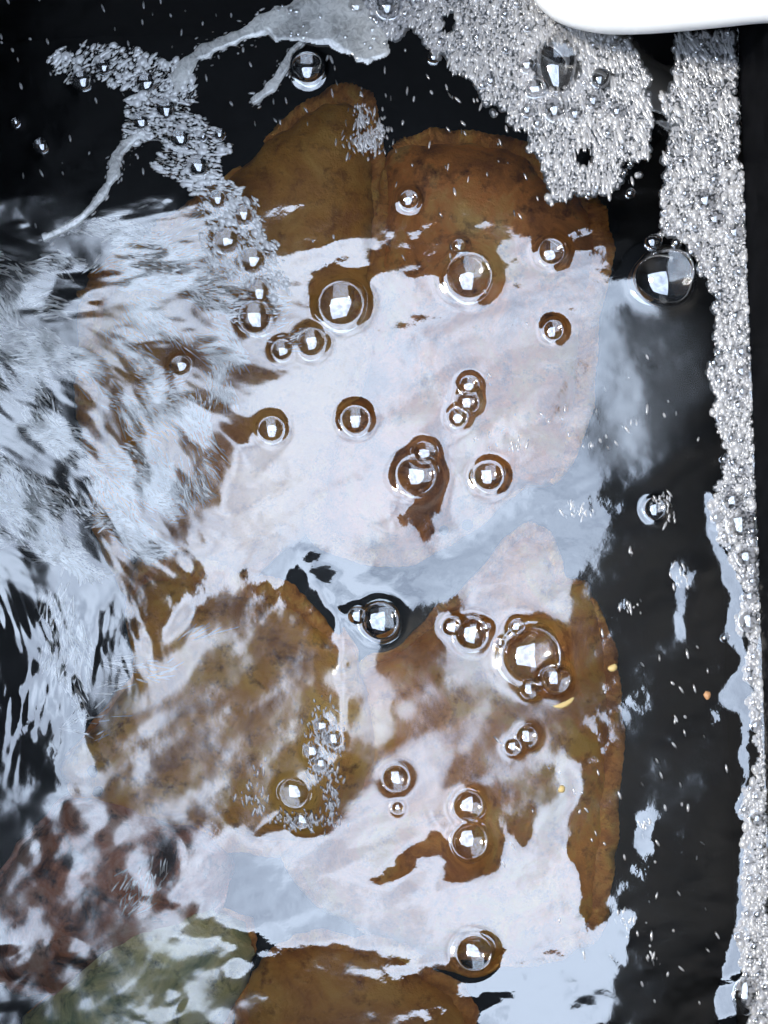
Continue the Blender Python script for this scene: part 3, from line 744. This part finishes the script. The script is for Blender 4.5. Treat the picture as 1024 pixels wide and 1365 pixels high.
ribbon('foam_rope', [(380, 18), (345, 36), (315, 50), (285, 62), (258, 78), (243, 98), (236, 125)], [12, 11, 9, 8, 9, 11, 8], 'pale curved rope of foam running down from the grey foam skin', 101)
ribbon('foam_rope', [(192, 178), (170, 192), (155, 212), (152, 232), (135, 262), (110, 290), (80, 308), (55, 318)], [4, 6, 8, 7, 5, 5, 5, 6], 'thin frayed foam thread at the edge of the streaky froth', 102)
ribbon('foam_rope', [(402, 58), (388, 70), (378, 92), (360, 118), (334, 138)], [3, 3.5, 6, 7, 3], 'short pointed foam tail beside a big clear bubble', 103)

def film(poly, label):
    Xs, Ys = np.meshgrid(np.arange(340, 540, 1.5), np.arange(-20, 110, 1.5))
    m = inside(poly, Xs + fft_noise(10, 10, 0, 104, Xs.shape, 1.5) * 2, Ys + fft_noise(10, 10, 0, 105, Xs.shape, 1.5) * 2)
    bm = np.clip(blur(np.pad(m.astype(float), 16), 4, 1.5)[16:-16, 16:-16], 0, 1)
    v, ids, f = [], -np.ones(m.shape, int), []
    und = fft_noise(25, 18, 0.4, 106, Xs.shape, 1.5)
    for j in range(m.shape[0]):
        for i in range(m.shape[1]):
            if m[j, i]:
                ids[j, i] = len(v); x, y = W(Xs[j, i], Ys[j, i])
                v.append((x, y, hz(Xs[j, i], Ys[j, i]) + 0.0002 + 0.003 * max(bm[j, i] - 0.45, 0) + 0.0004 * und[j, i] * bm[j, i]))
    for j in range(m.shape[0] - 1):
        for i in range(m.shape[1] - 1):
            q = (ids[j, i], ids[j + 1, i], ids[j + 1, i + 1], ids[j, i + 1])
            if min(q) >= 0: f.append(q)
    return tag(link_mesh('foam_skin', v, f, M['film']), label, 'foam')
film([(345, 40), (365, 12), (410, -10), (470, -10), (500, 25), (522, 58), (512, 78), (490, 84), (462, 78), (440, 62), (405, 58), (370, 54)], 'smooth grey skin of foam dotted with pinhole bubbles')
rp = np.random.default_rng(107)
PP = np.stack([rp.uniform(360, 515, 60), rp.uniform(0, 80, 60)], 1)
PP = PP[inside([(350, 40), (365, 12), (410, -5), (470, -5), (500, 25), (518, 58), (490, 80), (440, 58), (405, 54)], PP[:, 0], PP[:, 1])]

# ------------------------------------------------------------------ bubbles
LBL = {'o': ('clear bubble standing alone or paired on the open water', 'clear bubbles on the open water'),
       't': ('clear bubble set in the foam patch below the white hose', 'bubbles in the foam below the hose'),
       's': ('small clear bubble in the foam strip against the tank wall', 'bubbles in the foam strip'),
       'l': ('clear bubble caught in the ragged froth clump by the foam rope', 'bubbles in the ragged froth'),
       'f': ('pinhole bubble in the grey foam skin', 'pinhole bubbles in the foam skin')}
OWN = {(886, 370): 'large round bubble with a dark rim where the foam strip meets open water', (742, 88): 'tall oval bubble in the foam just below the white hose',
       (709, 875): 'large bubble ringed by small ones above the tawny fish', (410, 90): 'big clear bubble beside the pointed foam tail',
       (455, 405): 'round brown-tinted bubble at the edge of the smooth sky reflection', (625, 368): 'large bubble over the lower edge of the amber fish',
       (997, 699): 'largest bubble in the narrow part of the foam strip', (507, 830): 'bubble in a dark blue-black hollow between sky reflections',
       (626, 1121): 'lower of two bubbles in a deep brown hollow over the tawny fish', (624, 1074): 'upper of two bubbles in a deep brown hollow over the tawny fish',
       (632, 1270): 'single bubble low on the pale blue reflection over the tawny fish', (555, 634): 'bright bubble with a smaller one against it in the smooth sky reflection',
       (612, 328): 'tiny bubble just above the large bubble on the amber fish', (566, 604): 'smaller bubble pressed against a bright one in the smooth sky reflection',
       (652, 634): 'lone bubble a little below the three-bubble cluster, over pale reflection', (474, 560): 'bubble standing free in the pale reflection between a froth edge and a cluster',
       (362, 573): 'bubble at the ragged border of the slanting froth streaks', (340, 422): 'bubble touching the end of the froth clump',
       (415, 456): 'larger bubble of a pair beside the streaky froth', (376, 466): 'smaller bubble of a pair beside the streaky froth',
       (626, 514): 'top bubble of the upright three-bubble cluster', (624, 536): 'middle bubble of the upright three-bubble cluster', (611, 556): 'bottom bubble of the upright three-bubble cluster',
       (735, 336): 'bubble at the edge of the amber fish near the dark water', (738, 440): 'bubble in the pale reflection nearest the grey water',
       (477, 824): 'small bubble clinging to the bubble in the dark hollow', (629, 845): 'main bubble of a trio left of the ringed large bubble', (603, 836): 'medium bubble of the trio beside the ringed large bubble',
       (648, 836): 'tiny bubble of the trio beside the ringed large bubble', (741, 905): 'bubble fused to the lower side of the large ringed bubble', (706, 919): 'small bubble below the large ringed bubble',
       (689, 836): 'small bubble on the upper rim of the large ringed bubble', (667, 858): 'tiny bubble on the side of the large ringed bubble', (703, 982): 'larger bubble of a close pair over the tawny fish',
       (684, 995): 'smaller bubble of a close pair over the tawny fish', (403, 1092): 'small bubble at the bottom of the crusty froth ring', (528, 1037): 'bubble between the golden-brown and the tawny fish',
       (530, 1076): 'tiny bubble below the one between golden-brown and tawny fish', (545, 266): 'single bubble over the amber fish near its straight side', (240, 487): 'bubble among the feathery froth streaks',
       (430, 968): 'top bubble of the four in the crusty froth', (446, 985): 'bubble on the outer side of the four in the crusty froth', (418, 1002): 'bubble on the inner side of the four in the crusty froth',
       (429, 1018): 'lowest bubble of the four in the crusty froth', (874, 678): 'bubble with froth bits on the dark water beside the foam strip', (578, 75): 'small bubble hanging off the ragged edge of the top foam',
       (22, 164): 'tiny bubble alone on black water away from the ragged froth', (55, 195): 'bubble alone on black water away from the ragged froth',
       (293, 180): 'small dark bubble at the outer corner of the ragged froth', (994, 1326): 'long oval bubble at the lower end of the foam strip', (942, 266): 'dark-rimmed bubble in the wide part of the foam strip',
       (394, 1056): 'bubble inside the crusty ring of froth bits'}
def dome_mesh(name, seg, rings, lift, material, seed=0):
    v, f = [], []
    rs = random.Random(seed); ph = [rs.uniform(0, 6.28) for _ in range(6)]; am = [rs.uniform(0.02, 0.06) for _ in range(3)]
    prof = []
    for k in range(rings):
        a = -0.25 + (math.pi / 2 + 0.25) * k / rings
        prof.append((math.cos(a), math.sin(a) * lift))
    # little foot that flares into the water
    prof = [(1.13, -0.20 * lift), (1.03, -0.16 * lift)] + [(p[0], p[1] + 0.12) for p in prof]
    for rr_, z in prof:
        for i in range(seg):
            b = 2 * math.pi * i / seg
            w_ = 1 + 0.012 * math.sin(5 * b + ph[4] + 6 * z) + am[0] * math.sin(2 * b + ph[0]) + am[1] * math.sin(3 * b + ph[1] + 2 * z) * rr_
            v.append((rr_ * w_ * math.cos(b), rr_ * w_ * math.sin(b), z + rr_ * (am[2] * math.sin(b + ph[2]) + am[0] * math.sin(2 * b + ph[3] + 3 * z) * rr_ + 0.022 * math.sin(3 * b + ph[5] + 9 * z) * rr_)))
    v.append((0, 0, lift + 0.12)); m = len(prof)
    for k in range(m - 1):
        for i in range(seg):
            j = (i + 1) % seg
            f.append((k * seg + i, k * seg + j, (k + 1) * seg + j, (k + 1) * seg + i))
    for i in range(seg): f.append(((m - 1) * seg + i, (m - 1) * seg + (i + 1) % seg, m * seg))
    me = bpy.data.meshes.new(name); me.from_pydata(v, [], f); me.polygons.foreach_set('use_smooth', [True] * len(f))
    me.materials.append(material); me.update()
    return me
bigs = [dome_mesh('bubble', 40, 14, 0.66, M['bubble'], k) for k in range(7)]
pale = [dome_mesh('bubble', 16, 7, 0.7, M['pale_bubble'], k + 20) for k in range(3)]
small = dome_mesh('bubble', 14, 6, 0.85, M['bubble'])
for x, y in PP: ALL.append((float(x), float(y), float(rp.uniform(2.4, 5.0)), 'f'))
for bx, by, b, k in ALL:
    o = bpy.data.objects.new('bubble', random.choice(pale) if (k in 'stf' and b <= 12) else random.choice(bigs) if b > 8 else small); COL.objects.link(o)
    x, y = W(bx, by)
    if k == 's': 
        lim = U1 - b * S * 1.05
        u = c * x + s * y; v_ = -s * x + c * y
        if u > lim: u = lim; x, y = c * u - s * v_, s * u + c * v_
    o.location = (x, y, hz(bx, by) + (0.0011 if k in 'stlf' else -0.0002))
    q = b * S
    sx, sy = random.uniform(0.94, 1.08), random.uniform(0.94, 1.08)
    if (bx, by) == (742, 88): sx, sy = 0.82, 1.25
    if (bx, by) == (994, 1326): sx, sy = 0.9, 1.4
    o.scale = (q * sx, q * sy, q * random.uniform(0.85, 1.05))
    o.rotation_euler.z = random.uniform(-0.3, 0.3)
    lab, grp = LBL[k]
    if (bx, by) in OWN: tag(o, OWN[(bx, by)], 'bubble')
    else: tag(o, lab, 'bubble', grp)

# ------------------------------------------------------------------ white hose lying across the corner of the tank
def tube(name, pts, rad, material, parent, seg=28, ridges=0.0):
    P = []; n = len(pts)
    for i in range(n - 1):
        p0, p1, p2, p3 = (Vector(pts[max(min(k, n - 1), 0)]) for k in (i - 1, i, i + 1, i + 2))
        for k in range(14):
            t = k / 14
            P.append(0.5 * (2 * p1 + (p2 - p0) * t + (2 * p0 - 5 * p1 + 4 * p2 - p3) * t * t + (3 * p1 - p0 - 3 * p2 + p3) * t ** 3))
    v, f = [], []; up = Vector((0, 0, 1))
    for k in range(len(P)):
        d = (P[min(k + 1, len(P) - 1)] - P[max(k - 1, 0)]).normalized()
        a = d.cross(up)
        a = a.normalized() if a.length > 1e-4 else Vector((1, 0, 0))
        b = a.cross(d)
        rr_ = rad * (1 + ridges * (k % 2))
        for i in range(seg):
            w_ = 2 * math.pi * i / seg
            q = P[k] + (a * math.cos(w_) + b * math.sin(w_)) * rr_
            v.append(q)
    for k in range(len(P) - 1):
        for i in range(seg):
            j = (i + 1) % seg
            f.append((k * seg + i, k * seg + j, (k + 1) * seg + j, (k + 1) * seg + i))
    f.append(tuple(range(seg - 1, -1, -1))); f.append(tuple((len(P) - 1) * seg + i for i in range(seg)))
    return link_mesh(name, v, f, material, parent)
def above(px, py, z):
    x, y = W(px, py); k = z / H
    return (x - (x - CAM[0]) * k, y - (y - CAM[1]) * k, z)
hose = empty('air_hose', (*W(850, 20), 0.02)); tag(hose, 'thick white plastic air hose bent over the foam at the tank end', 'hose')
inv = Vector(hose.location)
zh = 0.022
path = [(0.2215, 0.262, 0.105), above(1085, -4, 0.088), above(1010, 3, 0.068), above(930, 12, 0.05), above(860, 18, 0.035), above(800, 17, zh + 0.006), above(750, 2, zh), above(724, -34, zh), above(742, -78, zh),
        above(795, -76, 0.03), above(860, -40, 0.045), above(940, -34, 0.06), above(1040, -44, 0.085), (0.2205, 0.291, 0.105)]
hb = tube('hose_tube', [tuple(Vector(p) - inv) for p in path], 0.0105, M['hose'], hose, ridges=0.0)

for y_ in (0.262, 0.291):
    tube('wall_fitting', [tuple(Vector(q_) - inv) for q_ in ((0.2222 - (y_ - 0.0) * 0.0367 + 0.0092 - 0.012, y_, 0.105), (0.2222 - y_ * 0.0367 + 0.0092, y_ + 0.0002, 0.105))], 0.0128, M['clamp'], hose)

# ------------------------------------------------------------------ small bits in the water
def crumb(px, py, rx, ry, rot, material, label, z=None):
    x, y = W(px, py); u, f = dome_template(10, 3)
    r = random.Random(px)
    v = []
    for p in u:
        k = 1 + r.uniform(-0.2, 0.2)
        a, b = p[0] * rx * S * k, p[1] * ry * S * k
        v.append((a, b + 0.3 * a * a / (rx * S), p[2] * min(rx, ry) * S * 0.6))
    o = link_mesh('crumb', v, f, material); o.location = (x, y, hz(px, py) - 0.0003 if z is None else z); o.rotation_euler.z = rot
    return tag(o, label, 'crumb')
crumb(752, 940, 17, 4, 0.3, M['crumb'], 'curved yellow scrap over the tawny fish')
crumb(819, 890, 7, 5, 0.6, M['crumb'], 'small yellow scrap at the fin edge of the tawny fish')
crumb(945, 927, 5, 6, 0.1, M['crumb2'], 'tiny orange crumb on the dark water')
crumb(750, 1052, 6, 5, 0.9, M['crumb'], 'pale orange scrap low over the tawny fish')
